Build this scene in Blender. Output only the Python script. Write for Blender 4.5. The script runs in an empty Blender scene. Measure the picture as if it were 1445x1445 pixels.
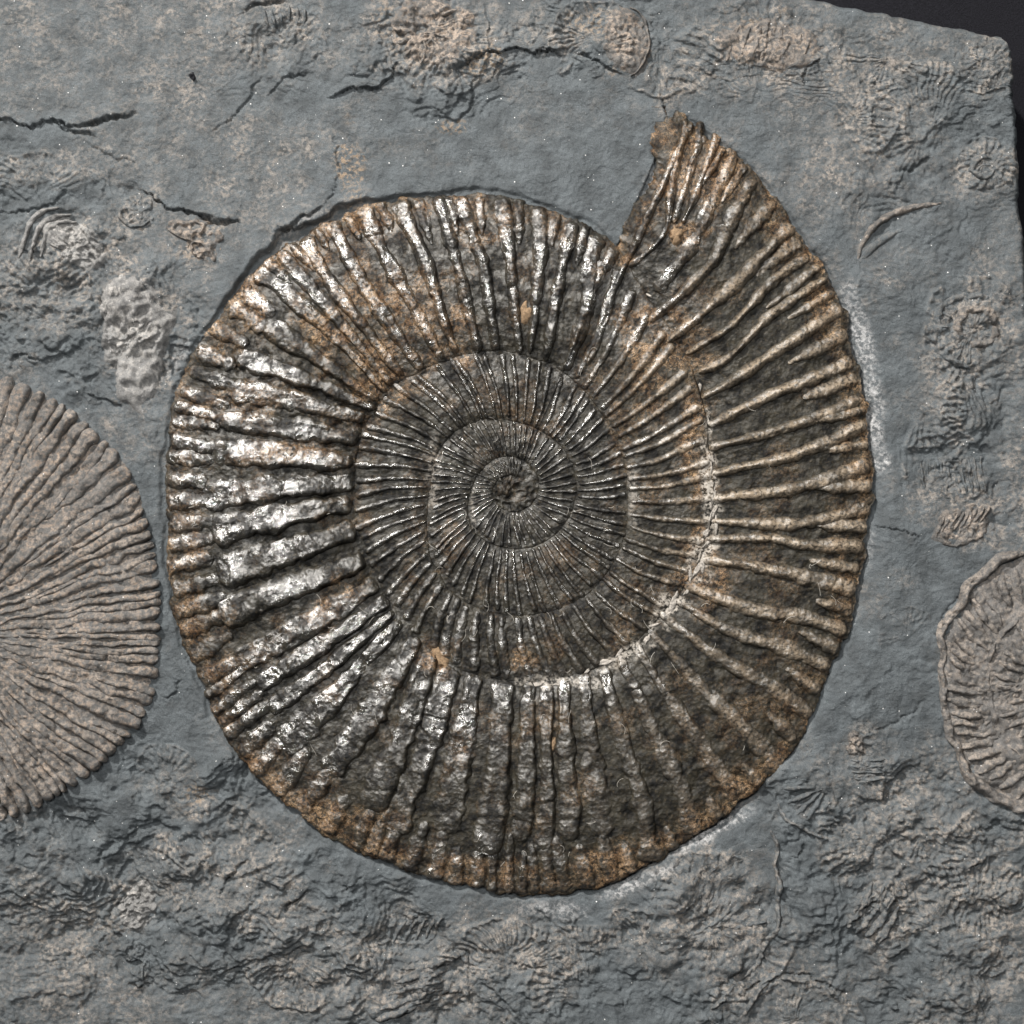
import bpy, math, random
import numpy as np

# ------------------------------------------------------------------ camera, light, exposure
S = 0.0002                      # metres for one photograph pixel: the view spans 0.289 m
PX = 1445.0
sc = bpy.context.scene
col = sc.collection
cam_d = bpy.data.cameras.new("camera")
cam = bpy.data.objects.new("camera", cam_d)
col.objects.link(cam)
FOV = math.radians(30.0)
DIST = PX * S / 2 / math.tan(FOV / 2)
cam.location = (0, 0, DIST)
cam_d.angle = FOV
cam_d.clip_start = 0.01
cam_d.clip_end = 20
sc.camera = cam
sc.view_settings.view_transform = 'Standard'
sc.view_settings.look = 'None'
sc.view_settings.exposure = 0.0
sc.view_settings.gamma = 1.0

world = bpy.data.worlds.new("World")
sc.world = world
world.use_nodes = True
world.node_tree.nodes['Background'].inputs['Color'].default_value = (0.86, 0.93, 1.0, 1)
world.node_tree.nodes['Background'].inputs['Strength'].default_value = 0.08


def area_lamp(name, loc, size, power, colour, target=(0, 0, 0)):
    d = bpy.data.lights.new(name, 'AREA')
    d.shape = 'DISK'
    d.size = size
    d.energy = power
    d.color = colour
    o = bpy.data.objects.new(name, d)
    col.objects.link(o)
    o.location = loc
    v = np.array(loc, float) - np.array(target, float)
    n = v / np.linalg.norm(v)
    o.rotation_euler = (math.acos(n[2]), 0, math.atan2(n[0], -n[1]) )
    return o


def spot_lamp(name, loc, radius, power, colour, cone, target):
    d = bpy.data.lights.new(name, 'SPOT')
    d.shadow_soft_size = radius
    d.energy = power
    d.color = colour
    d.spot_size = math.radians(cone)
    d.spot_blend = 1.0
    o = bpy.data.objects.new(name, d)
    col.objects.link(o)
    o.location = loc
    v = np.array(loc, float) - np.array(target, float)
    n = v / np.linalg.norm(v)
    o.rotation_euler = (math.acos(n[2]), 0, math.atan2(n[0], -n[1]))
    return o


spot_lamp("gallery_spot", (-0.76, 1.25, 1.08), 0.05, 262.0, (1.0, 0.96, 0.91), 27.0, (0.03, -0.02, 0))
area_lamp("ceiling_lamp", (-0.30, 0.16, 0.80), 0.08, 3.3, (1.0, 0.98, 0.95))
area_lamp("ceiling_lamp", (0.16, 0.40, 0.80), 0.08, 3.3, (1.0, 0.98, 0.95))

# ------------------------------------------------------------------ noise in numpy
def _hash(ix, iy, seed):
    h = (ix.astype(np.int64) * 374761393 + iy.astype(np.int64) * 668265263 + seed * 974711) & 0xFFFFFFFF
    h = ((h ^ (h >> 13)) * 1274126177) & 0xFFFFFFFF
    h = h ^ (h >> 16)
    return (h & 0xFFFF).astype(np.float32) / 32767.5 - 1.0


def vnoise(x, y, seed=0):
    x = np.asarray(x, np.float32)
    y = np.asarray(y, np.float32)
    fx = np.floor(x)
    fy = np.floor(y)
    tx = x - fx
    ty = y - fy
    tx = tx * tx * tx * (tx * (tx * 6 - 15) + 10)
    ty = ty * ty * ty * (ty * (ty * 6 - 15) + 10)
    ix = fx.astype(np.int32)
    iy = fy.astype(np.int32)
    a = _hash(ix, iy, seed)
    b = _hash(ix + 1, iy, seed)
    c = _hash(ix, iy + 1, seed)
    d = _hash(ix + 1, iy + 1, seed)
    return (a + (b - a) * tx) * (1 - ty) + (c + (d - c) * tx) * ty


def fbm(x, y, scale, octv=4, seed=0, gain=0.5):
    s = np.zeros(np.shape(x), np.float32)
    amp = 1.0
    tot = 0.0
    f = 1.0 / scale
    ca, sa = 0.8, 0.6
    px, py = np.asarray(x, np.float32) * f, np.asarray(y, np.float32) * f
    for o in range(octv):
        s += amp * vnoise(px + 17.3 * o, py - 9.1 * o, seed + o * 31)
        tot += amp
        amp *= gain
        px, py = (px * ca - py * sa) * 2.03, (px * sa + py * ca) * 2.03
    return s / tot


def ridged(x, y, scale, octv=3, seed=0):
    return 1.0 - 2.0 * np.abs(fbm(x, y, scale, octv, seed)) * 1.6


def sstep(a, b, v):
    t = np.clip((v - a) / (b - a), 0, 1)
    return t * t * (3 - 2 * t)


def blobs(x, y, lst, warp):
    m = np.zeros(np.shape(x), np.float32)
    for b in lst:
        cx, cy, rx, ry, amt = b[:5]
        rot = math.radians(b[5]) if len(b) > 5 else 0.0
        dx, dy = x - cx, y - cy
        c, s = math.cos(rot), math.sin(rot)
        q = np.sqrt(((dx * c + dy * s) / rx) ** 2 + ((-dx * s + dy * c) / ry) ** 2)
        m = np.maximum(m, amt * sstep(1.3, 0.45, q + 0.75 * warp))
    return m


# ------------------------------------------------------------------ the coil of the big ammonite (photo pixels, y down)
CX, CY = 722.0, 690.0
A0 = 66.5                        # angle of the shell mouth, degrees
SPIRAL = [(-12, 584), (0, 580), (15, 561), (32, 534), (60, 506), (88, 508), (111, 541), (130, 556), (147, 578), (164, 565), (181, 555),
          (202, 539), (220, 509), (241, 486), (260, 493), (274, 484), (292, 468), (306, 456), (319, 434), (332, 412),
          (346, 397), (360, 372), (372, 330), (385, 311), (415, 284), (435, 285), (463, 276), (494, 278), (515, 275), (533, 268),
          (550, 246), (581, 227), (608, 224), (626, 227), (648, 221), (665, 207), (695, 195), (720, 182), (745, 166),
          (784, 162), (822, 178), (840, 182), (875, 180), (904, 171), (923, 152), (951, 123), (967, 113), (994, 117),
          (1017, 112), (1055, 96), (1080, 92), (1163, 91), (1200, 89), (1247, 84), (1280, 80), (1323, 57), (1354, 50),
          (1405, 47), (1440, 43), (1520, 37), (1620, 30), (1720, 23), (1800, 17), (2200, 4)]
_su = np.array([p[0] for p in SPIRAL], float)
_sr = np.array([p[1] for p in SPIRAL], float)
_uu = np.arange(-12, 2200, 1.0)
_rr = np.interp(_uu, _su, _sr)
_k = np.exp(-0.5 * (np.arange(-12, 13) / 4.0) ** 2)
_k /= _k.sum()
_rr = np.convolve(np.pad(_rr, 12, mode='edge'), _k, 'valid')
_rr = _rr * (1 + .010 * fbm(_uu, 0 * _uu, 9, 3, 301) + .006 * fbm(_uu, 0 * _uu, 3, 2, 303))


def Rs(u):
    return np.interp(u, _uu, _rr)


def polar(x, y):
    dx, dy = np.asarray(x) - CX, CY - np.asarray(y)
    r = np.hypot(dx, dy)
    u = np.mod(A0 - np.degrees(np.arctan2(dy, dx)), 360.0)
    return u, r


def uv_to_xy(u, r):
    a = np.radians(A0 - u)
    return CX + r * np.cos(a), CY - r * np.sin(a)


WB = [5.0, 3.0, 1.5, 0.5, 0.0]            # seam level of each whorl
WA = [15.0, 6.8, 4.4, 2.6, 1.0]           # how far each whorl swells


def whorl_z(u, v, k):
    """smooth height (px) of whorl k at fraction v from its inner to its outer seam"""
    p = 1.0 - np.abs((v - 0.42) / 0.58) ** 2.6
    p = np.where(v < 0.42, 1.0 - np.abs((0.42 - v) / 0.42) ** 3.0 * 0.72, p)
    amp = WA[k]
    if k:
        p = np.where(v > .42, 1 - (1 - p) * .5, p)
    z = WB[k] + amp * p
    if k == 0:
        z = z - 5.0 * np.exp(-((u - 292) / 26) ** 2) * v ** 2
        z = z - 5.0 * np.exp(-((u - 60) / 70.0) ** 2)
    return z


def env(x, y):
    """smooth shell height at any photo point inside the outline; also whorl index and v"""
    u, r = polar(x, y)
    z = np.zeros(np.shape(r), np.float32)
    vv = np.zeros(np.shape(r), np.float32)
    for k in range(5):
        ro, ri = Rs(u + 360 * k), Rs(u + 360 * (k + 1))
        m = (r <= ro) if k else np.ones(np.shape(r), bool)
        v = np.clip((r - ri) / np.maximum(ro - ri, 1e-3), 0, 1.15)
        zz = whorl_z(u, v, k)
        z = np.where(m, zz, z)
        vv = np.where(m, v, vv)
    return z, vv


# ------------------------------------------------------------------ the slab surface
ROUGH = [(110, 430, 150, 100, 1.0), (30, 280, 120, 60, .6), (190, 490, 80, 90, 1.0), (250, 1250, 280, 150, 1.0), (330, 1130, 80, 60, .8),
         (640, 1380, 230, 90, .9), (1310, 1260, 200, 240, .8), (1010, 1320, 110, 130, .8), (620, 60, 120, 70, .7),
         (850, 50, 90, 55, .6), (1100, 70, 120, 60, .45), (1300, 200, 150, 150, .35), (1380, 600, 90, 170, .5),
         (640, 140, 60, 40, .7), (60, 1350, 140, 100, .6), (1130, 1120, 60, 60, .5), (400, 70, 70, 60, .5)]
TAN = [(40, 15, 60, 40, .6), (180, 60, 260, 120, .34), (60, 1400, 260, 200, .34), (330, 210, 160, 60, .22), (610, 45, 85, 62, .9), (840, 40, 90, 45, .75), (690, 92, 45, 18, .7, -20), (1085, 60, 95, 48, .95),
       (1210, 150, 80, 90, .5), (1280, 80, 70, 40, .55), (1390, 85, 45, 42, .75), (960, 110, 26, 80, .7, 30), (1390, 235, 38, 48, .6),
       (1375, 465, 60, 58, .7), (1330, 560, 55, 70, .45), (1365, 715, 66, 50, .85), (1432, 640, 45, 110, .6), (1250, 1160, 90, 80, .5),
       (1400, 1300, 100, 150, .6), (1270, 1270, 60, 80, .6), (1010, 1310, 88, 125, .55), (600, 1390, 90, 55, .9), (700, 1340, 120, 40, .5),
       (430, 1350, 120, 70, .5), (300, 1240, 140, 60, .5), (275, 1130, 60, 35, .7), (80, 1380, 100, 80, .45), (190, 470, 66, 100, .75),
       (105, 340, 56, 50, .7), (40, 420, 80, 70, .55), (275, 340, 50, 42, .95), (190, 300, 48, 36, .6), (60, 240, 70, 30, .6),
       (150, 230, 80, 25, .5), (400, 35, 40, 50, .55), (460, 75, 30, 40, .5), (1160, 240, 60, 90, .4), (1070, 270, 40, 30, .4),
       (560, 1330, 30, 60, .5), (900, 1330, 60, 30, .5, 20), (1207, 1050, 26, 30, .5)]
OCHRE = [(492, 235, 20, 45, 1.0), (645, 178, 26, 10, .8), (585, 38, 40, 40, .6), (690, 88, 40, 14, .9, -20), (275, 345, 30, 30, .5),
         (838, 30, 40, 30, .6), (885, 60, 34, 55, .5), (290, 1120, 40, 16, .8), (1080, 50, 60, 30, .6)]
CHALK = [(1213, 470, 17, 80, .8, -12), (1235, 590, 13, 75, 1.0, -6), (1246, 652, 14, 20, 1.0), (1225, 760, 10, 40, .5), (1005, 1172, 62, 13, 1.0, -27),
         (890, 1248, 62, 10, .8, -22), (790, 1283, 56, 15, .5, 4), (915, 262, 9, 40, .4, 22), (425, 315, 60, 7, .3, -28), 
         (255, 500, 8, 30, .5, 30)]
CRACKS = [  # polyline, lip height, slot depth, slot width
    ([(-30, 158), (0, 165), (22, 172), (42, 180), (62, 168), (80, 172), (95, 180), (120, 175), (145, 168), (196, 160)], 6, 12, 3.2),
    ([(78, 176), (100, 187), (116, 188), (136, 189)], 3, 9, 3.0),
    ([(200, 268), (235, 293), (250, 298), (272, 299), (285, 308), (310, 311), (340, 314)], 5, 14, 3.6),
    ([(466, 138), (495, 126), (520, 124), (538, 125), (550, 105), (563, 83)], 8, 10, 3.4),
    ([(300, 188), (335, 160), (340, 150), (352, 132), (372, 106)], 1.5, 6, 1.7),
    ([(375, 137), (390, 118), (402, 110), (434, 103)], 2, 6, 1.9),
    ([(640, 100), (668, 84), (690, 75), (730, 68), (775, 72), (800, 76)], 7, 9, 2.8),
    ([(812, 75), (845, 86), (875, 106)], 4, 7, 2.0),
    ([(606, 160), (628, 168), (650, 171), (664, 152), (668, 120), (676, 104)], 3, 5, 1.8),
    ([(340, 18), (356, 8), (375, 4), (404, 3)], 4, 9, 3.0),
    ([(458, 292), (470, 272), (478, 242), (474, 190)], 2, 5, 1.5),
    ([(392, 326), (405, 322), (430, 305), (458, 290)], 5, 10, 3.6),
    ([(-20, 296), (40, 298), (80, 288), (96, 262)], 3, 7, 2.0),
    ([(1232, 741), (1262, 744), (1275, 749), (1302, 760)], 2, 6, 1.7),
    ([(1322, 581), (1335, 577), (1347, 578), (1357, 585)], -3, 7, 2.4),
    ([(1318, 905), (1335, 868), (1362, 828), (1402, 796)], -4, 5, 3.0),
    ([(1132, 118), (1139, 95), (1158, 86)], 3, 8, 2.6),
    ([(1262, 240), (1285, 238), (1312, 222)], 3, 7, 2.6),
    ([(930, 130), (942, 165), (944, 195)], 2, 8, 2.6),
    ([(15, 900), (16, 900)], 0, 0, 2.0),
    ([(232, 985), (244, 978), (258, 960)], 2, 6, 2.0),
    ([(300, 1088), (312, 1080), (322, 1070), (335, 1066)], 2, 6, 2.2),
    ([(135, 1225), (142, 1205), (160, 1190)], -4, 9, 6.0),
    ([(150, 1300), (160, 1280), (178, 1270)], -4, 9, 6.0),
    ([(310, 1265), (318, 1240), (352, 1215)], 3, 7, 2.2),
    ([(178, 1388), (198, 1392), (216, 1388)], 3, 7, 2.6),
    ([(400, 1290), (415, 1270), (440, 1258)], 3, 7, 2.0),
    ([(480, 1258), (500, 1250), (512, 1238)], 2, 5, 1.7),
    ([(560, 1440), (585, 1420), (620, 1405), (640, 1398)], 3, 8, 2.4),
    ([(600, 1376), (628, 1364), (650, 1352)], 3, 7, 2.2),
    ([(720, 1360), (760, 1365), (790, 1362)], 2, 6, 1.7),
    ([(816, 1338), (830, 1342), (848, 1347)], 2, 6, 1.7),
    ([(1010, 1395), (1040, 1375), (1055, 1350)], 3, 6, 2.0),
    ([(1040, 1412), (1062, 1394), (1088, 1382), (1125, 1376), (1165, 1388), (1200, 1412)], -4, 8, 3.0),
    ([(1105, 1215), (1125, 1210), (1135, 1190)], -3, 7, 3.0),
    ([(1195, 1310), (1215, 1295), (1240, 1270), (1250, 1245)], -3, 6, 2.4),
    ([(1196, 1035), (1250, 1030), (1290, 1005), (1305, 990)], -3, 5, 2.0),
    ([(120, 200), (128, 205), (160, 220), (196, 232)], 2, 4, 1.6),
    ([(140, 420), (152, 445), (140, 470)], 3, 7, 2.6),
    ([(12, 506), (40, 500), (60, 512)], 4, 9, 3.0),
    ([(120, 555), (150, 566), (175, 575)], 3, 7, 2.6),
]


GHOSTS = [  # faint crushed shells printed in the rock: centre, radius, first and last angle (degrees, clockwise from right), rib spacing, strength
    (1070, 150, 150, 185, 300, 7, 2.4), (1190, 170, 80, -70, 75, 10, 2.2), (1310, 190, 85, 120, 330, 9, 2.2), (1390, 90, 44, 0, 360, 16, 2.0), (1392, 232, 46, 0, 360, 18, 2.0),
    (1372, 468, 66, 60, 330, 13, 2.4), (1400, 600, 80, 100, 270, 8, 2.2), (1330, 655, 60, 150, 330, 9, 2.4), (1300, 560, 60, -40, 120, 11, 1.8), (1240, 1180, 85, 100, 300, 8, 2.4),
    (1340, 1300, 120, 150, 330, 6, 3.0), (1400, 1230, 80, 60, 260, 9, 2.8), (1010, 1310, 110, 0, 360, 9, 2.8), (1130, 1450, 90, 180, 360, 8, 2.4), (300, 1250, 100, 190, 350, 8, 2.6),
    (420, 1340, 90, 20, 250, 9, 2.6), (710, 1380, 100, 170, 350, 7, 2.8), (820, 1400, 80, 150, 330, 9, 2.6), (110, 1310, 90, 200, 360, 9, 2.4), (50, 280, 80, 190, 350, 9, 2.2),
    (560, 130, 60, 180, 330, 12, 1.6), (840, 60, 66, 120, 400, 11, 2.4), (705, 40, 60, 0, 200, 12, 2.0), (620, 50, 70, 0, 360, 12, 2.6), (940, 60, 80, 20, 130, 10, 2.2), (1250, 80, 60, 10, 200, 12, 2.0),
    (60, 430, 70, 200, 380, 10, 2.6), (1280, 900, 46, 160, 330, 12, 1.4), (1270, 420, 60, 150, 300, 10, 1.4), (1310, 1150, 60, 30, 220, 11, 2.2), (540, 1390, 60, 60, 300, 11, 2.4),
    (900, 1330, 60, 190, 350, 11, 2.2), (230, 1110, 50, 200, 340, 12, 2.0), (1190, 1390, 60, 60, 200, 12, 2.2)]


def ghost_z(x, y):
    z = np.zeros(np.shape(x), np.float32)
    for i, (cx, cy, R, a0, a1, sp, st) in enumerate(GHOSTS):
        m = np.nonzero((np.abs(x - cx) < R * 1.2) & (np.abs(y - cy) < R * 1.2))[0]
        if not len(m):
            continue
        xx, yy = x[m], y[m]
        wx = xx + .16 * R * fbm(xx, yy, R * .55, 3, 501 + i)
        wy = yy + .16 * R * fbm(xx, yy, R * .55, 3, 601 + i)
        dx, dy = wx - cx, (wy - cy) * (1.0 + .25 * math.sin(i * 2.1))
        r = np.hypot(dx, dy) / R
        a = np.degrees(np.arctan2(dy, dx))
        rel = np.mod(a - a0, 360)
        span = a1 - a0
        ang = np.ones_like(r) if span >= 360 else sstep(0, 14, rel) * sstep(span, span - 14, rel)
        ring = sstep(.42, .52, r) * sstep(1.0, .93, r)
        inner = sstep(.14, .2, r) * sstep(.44, .38, r)
        ribs = np.cos(np.radians(a + 10 * r + 4 * math.sin(i)) * 360 / sp)
        ribs = np.clip(ribs * 1.5 + .3, -1, 1)
        torn = sstep(-.35, .15, fbm(xx, yy, R * .4, 3, 701 + i))
        step_ = sstep(1.03, .99, r)
        z[m] += st * ang * torn * (.55 * ring * ribs + .4 * inner * ribs + .75 * step_ + .9 * np.exp(-((r - .97) / .03) ** 2))
    return z


def seg_field(x, y, pts):
    """distance to a polyline, signed side (positive above it) and position along it 0..1"""
    best = np.full(np.shape(x), 1e9, np.float32)
    side = np.zeros(np.shape(x), np.float32)
    along = np.zeros(np.shape(x), np.float32)
    L = [math.hypot(b[0] - a[0], b[1] - a[1]) for a, b in zip(pts, pts[1:])]
    T = sum(L)
    acc = 0.0
    for (a, b), l in zip(zip(pts, pts[1:]), L):
        dx, dy = (b[0] - a[0]) / l, (b[1] - a[1]) / l
        px, py = x - a[0], y - a[1]
        t = np.clip(px * dx + py * dy, 0, l)
        d = np.hypot(px - t * dx, py - t * dy)
        m = d < best
        best = np.where(m, d, best)
        side = np.where(m, -(dx * py - dy * px), side)
        along = np.where(m, (acc + t) / T, along)
        acc += l
    return best, side, along


def slab_z(x, y):
    x = np.asarray(x, np.float32)
    y = np.asarray(y, np.float32)
    shp = x.shape
    x = x.ravel()
    y = y.ravel()
    warp = fbm(x, y, 55, 3, 5)
    rough = 0.10 + blobs(x, y, ROUGH, warp)
    z = 5.0 * fbm(x, y, 420, 3, 1)
    # split shale: flat sheets ending in small steps
    n = fbm(x + 6 * warp, y * 1.15, 95, 4, 11) * 5.5
    fl = np.floor(n)
    st = fl + sstep(0.72, 1.0, n - fl)
    z += (rough + .12) * 4.4 * st
    n2 = fbm(x * 0.85 + y * .5, y - .3 * x, 40, 4, 71) * 4.0
    fl = np.floor(n2)
    z += rough * 1.9 * (fl + sstep(0.7, 1.0, n2 - fl))
    z += rough * 3.2 * ridged(x, y, 34, 3, 23) * (0.4 + 0.6 * sstep(-.2, .4, warp))
    z += rough * 1.7 * fbm(x, y, 11, 3, 37)
    z += (.18 + rough) * 1.1 * ridged(x * .91 - y * .42, y * .91 + x * .42, 12, 3, 45) + (.06 + .9 * rough) * .8 * ridged(x * .83 + y * .55, y * .83 - x * .55, 5, 2, 47)
    z += 0.5 * fbm(x, y, 4.5, 3, 41, .65) + 0.55 * fbm(x, y, 22, 3, 43)
    gz = ghost_z(x, y)
    z += gz
    # cracks
    jx = x + 7 * fbm(x, y, 15, 4, 51, .65)
    jy = y + 7 * fbm(x, y, 15, 4, 57, .65)
    for pts, lip, dep, wid in CRACKS:
        P = np.array(pts, float)
        if np.ptp(P[:, 0]) < 3:
            continue
        m = np.nonzero((x > P[:, 0].min() - 60) & (x < P[:, 0].max() + 60) & (y > P[:, 1].min() - 60) & (y < P[:, 1].max() + 60))[0]
        if not len(m):
            continue
        d, s, al = seg_field(jx[m], jy[m], pts)
        sg = np.where(s > 0, 1.0, -1.0)
        if lip < 0:
            sg = -sg
        end = np.clip(np.minimum(al, 1 - al) * 7, 0, 1) ** .7
        end = end * sstep(1, 0, (d - 30) / 30)
        z[m] += end * (np.where(sg > 0, abs(lip) * np.exp(-d / 22), 0) - dep * np.exp(-(d / (wid * .62 * (.5 + .9 * sstep(-.5, .5, warp[m] * 2)))) ** 2) * np.where(sg > 0, .75, 1.0))
    # around the big ammonite: a step above it at upper left, a pared bevel on the right and below
    u, r = polar(x, y)
    R = Rs(u) + 2.5 * fbm(x, y, 14, 2, 61)
    d = r - R
    step = 13.0 * np.exp(-((u - 292) / 36) ** 2) + 4.0 * np.exp(-((u - 335) / 20) ** 2)
    bev = np.exp(-((u - 62) / 40) ** 2) + np.exp(-((u - 130) / 14) ** 2)
    near = np.exp(-np.clip(d, 0, None) / 55)
    z += step * near
    z -= bev * 9.0 * sstep(34, 0, d)
    crev = np.exp(-((u - 296) / 17) ** 2)
    z -= (5 + 14 * crev) * sstep(0, -1, (d - 7 - 6 * sstep(-.2, .6, warp) - 15 * crev * (.7 + .6 * warp)) / (7 + 4 * crev))
    z = np.where(d < -2, np.minimum(z, -7 + 0 * z), z)
    return z.reshape(shp)


# ------------------------------------------------------------------ mesh helpers
def to_world(x, y, z):
    return np.stack([(np.asarray(x) - PX / 2) * S, (PX / 2 - np.asarray(y)) * S, np.asarray(z) * S], -1).reshape(-1, 3)


def grid_faces(n, m, wrap=False):
    """quads of an n x m vertex grid; wrap joins the last column to the first"""
    i, j = np.meshgrid(np.arange(n - 1), np.arange(m if wrap else m - 1), indexing='ij')
    j2 = (j + 1) % m
    return np.stack([i * m + j, (i + 1) * m + j, (i + 1) * m + j2, i * m + j2], -1).reshape(-1, 4)


def mesh_obj(name, verts, quads, mat, parent=None, attrs=None, smooth=True):
    me = bpy.data.meshes.new(name)
    nv, nf = len(verts), len(quads)
    k = quads.shape[1]
    me.vertices.add(nv)
    me.vertices.foreach_set('co', np.ascontiguousarray(verts, np.float32).ravel())
    me.loops.add(nf * k)
    me.loops.foreach_set('vertex_index', np.ascontiguousarray(quads, np.int32).ravel())
    me.polygons.add(nf)
    me.polygons.foreach_set('loop_start', np.arange(0, nf * k, k, dtype=np.int32))
    me.polygons.foreach_set('loop_total', np.full(nf, k, np.int32))
    me.update(calc_edges=True)
    if smooth:
        me.polygons.foreach_set('use_smooth', np.ones(nf, bool))
    for an, av in (attrs or {}).items():
        at = me.attributes.new(an, 'FLOAT', 'POINT')
        at.data.foreach_set('value', np.ascontiguousarray(av, np.float32).ravel())
    me.materials.append(mat)
    o = bpy.data.objects.new(name, me)
    col.objects.link(o)
    if parent is not None:
        o.parent = parent
    return o


def up(quads):
    return quads


def empty(name, label, cat, group=None):
    o = bpy.data.objects.new(name, None)
    o.empty_display_size = 0.01
    col.objects.link(o)
    return tag(o, label, cat, group)


def tag(o, label, cat, group=None):
    o['label'] = label
    o['category'] = cat
    if group:
        o['group'] = group
    return o


# ------------------------------------------------------------------ materials
def new_mat(name):
    m = bpy.data.materials.new(name)
    m.use_nodes = True
    nt = m.node_tree
    return m, nt, nt.nodes['Principled BSDF']


def N(nt, t, **kw):
    n = nt.nodes.new(t)
    for k, v in kw.items():
        if k in n.inputs:
            n.inputs[k].default_value = v
        else:
            setattr(n, k, v)
    return n


def mix(nt, fac, a, b, blend='MIX'):
    n = nt.nodes.new('ShaderNodeMix')
    n.data_type = 'RGBA'
    n.blend_type = blend
    for sock, v in ((n.inputs[0], fac), (n.inputs[6], a), (n.inputs[7], b)):
        if hasattr(v, 'is_linked'):
            nt.links.new(v, sock)
        elif isinstance(v, (int, float)):
            sock.default_value = v
        else:
            sock.default_value = tuple(v) + (1,)
    return n.outputs[2]


def math_n(nt, op, a, b=None, clamp=False):
    n = nt.nodes.new('ShaderNodeMath')
    n.operation = op
    n.use_clamp = clamp
    for i, v in enumerate((a, b)):
        if v is None:
            continue
        if hasattr(v, 'is_linked'):
            nt.links.new(v, n.inputs[i])
        else:
            n.inputs[i].default_value = v
    return n.outputs[0]


def mapr(nt, v, a, b, c=0.0, d=1.0):
    n = nt.nodes.new('ShaderNodeMapRange')
    nt.links.new(v, n.inputs[0])
    for i, q in enumerate((a, b, c, d)):
        n.inputs[i + 1].default_value = q
    return n.outputs[0]


def noise(nt, co, scale, detail=4.0, rough=0.55):
    n = nt.nodes.new('ShaderNodeTexNoise')
    n.inputs['Scale'].default_value = scale
    n.inputs['Detail'].default_value = detail
    n.inputs['Roughness'].default_value = rough
    nt.links.new(co, n.inputs['Vector'])
    return n.outputs[0]


def coords(nt):
    g = nt.nodes.new('ShaderNodeNewGeometry')
    return g.outputs['Position']


def attr(nt, name):
    n = nt.nodes.new('ShaderNodeAttribute')
    n.attribute_name = name
    return n.outputs['Fac']


def bump(nt, h, strength, dist, prev=None):
    b = nt.nodes.new('ShaderNodeBump')
    b.inputs['Strength'].default_value = strength
    b.inputs['Distance'].default_value = dist
    nt.links.new(h, b.inputs['Height'])
    if prev is not None:
        nt.links.new(prev, b.inputs['Normal'])
    return b.outputs[0]


def rock_material(name, grey, tan, ochre):
    m, nt, bs = new_mat(name)
    co = coords(nt)
    a_tan, a_och, a_chk = attr(nt, 'tan'), attr(nt, 'ochre'), attr(nt, 'chalk')
    n1 = noise(nt, co, 160, 5)
    n2 = noise(nt, co, 900, 4)
    n3 = noise(nt, co, 4200, 2)
    tfac = math_n(nt, 'MULTIPLY', a_tan, mapr(nt, n2, 0.42, 0.58, 0.10, 1.2), True)
    g2 = mix(nt, mapr(nt, n1, .35, .65), [c * .72 for c in grey], [c * 1.26 for c in grey])
    c = mix(nt, tfac, g2, tan)
    c = mix(nt, math_n(nt, 'MULTIPLY', math_n(nt, 'MULTIPLY', a_och, .6), mapr(nt, n2, .48, .64), True), c, ochre)
    c = mix(nt, math_n(nt, 'MULTIPLY', a_chk, mapr(nt, n2, .44, .57, .12, 1.0), True), c, (0.42, 0.42, 0.42))
    c = mix(nt, 1.0, c, mix(nt, mapr(nt, n3, .3, .7), (.62, .62, .62), (1.36, 1.36, 1.36)), 'MULTIPLY')
    # mica flecks, their glints painted in as bright specks of colour
    v = N(nt, 'ShaderNodeTexVoronoi', Scale=1300.0)
    nt.links.new(co, v.inputs['Vector'])
    sep = N(nt, 'ShaderNodeSeparateColor')
    nt.links.new(v.outputs['Color'], sep.inputs[0])
    fl = math_n(nt, 'MULTIPLY', math_n(nt, 'GREATER_THAN', sep.outputs[0], .955), math_n(nt, 'LESS_THAN', v.outputs['Distance'], math_n(nt, 'MULTIPLY', math_n(nt, 'POWER', sep.outputs[1], 2.0), .25)))
    c = mix(nt, fl, c, (.75, .75, .74))
    nt.links.new(c, bs.inputs['Base Color'])
    bs.inputs['Roughness'].default_value = 0.62
    bs.inputs['Specular IOR Level'].default_value = 0.38
    b = bump(nt, noise(nt, co, 420, 8, .72), .8, .0012)
    b = bump(nt, noise(nt, co, 2600, 4, .7), .4, .0004, b)
    nt.links.new(b, bs.inputs['Normal'])
    return m


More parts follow.
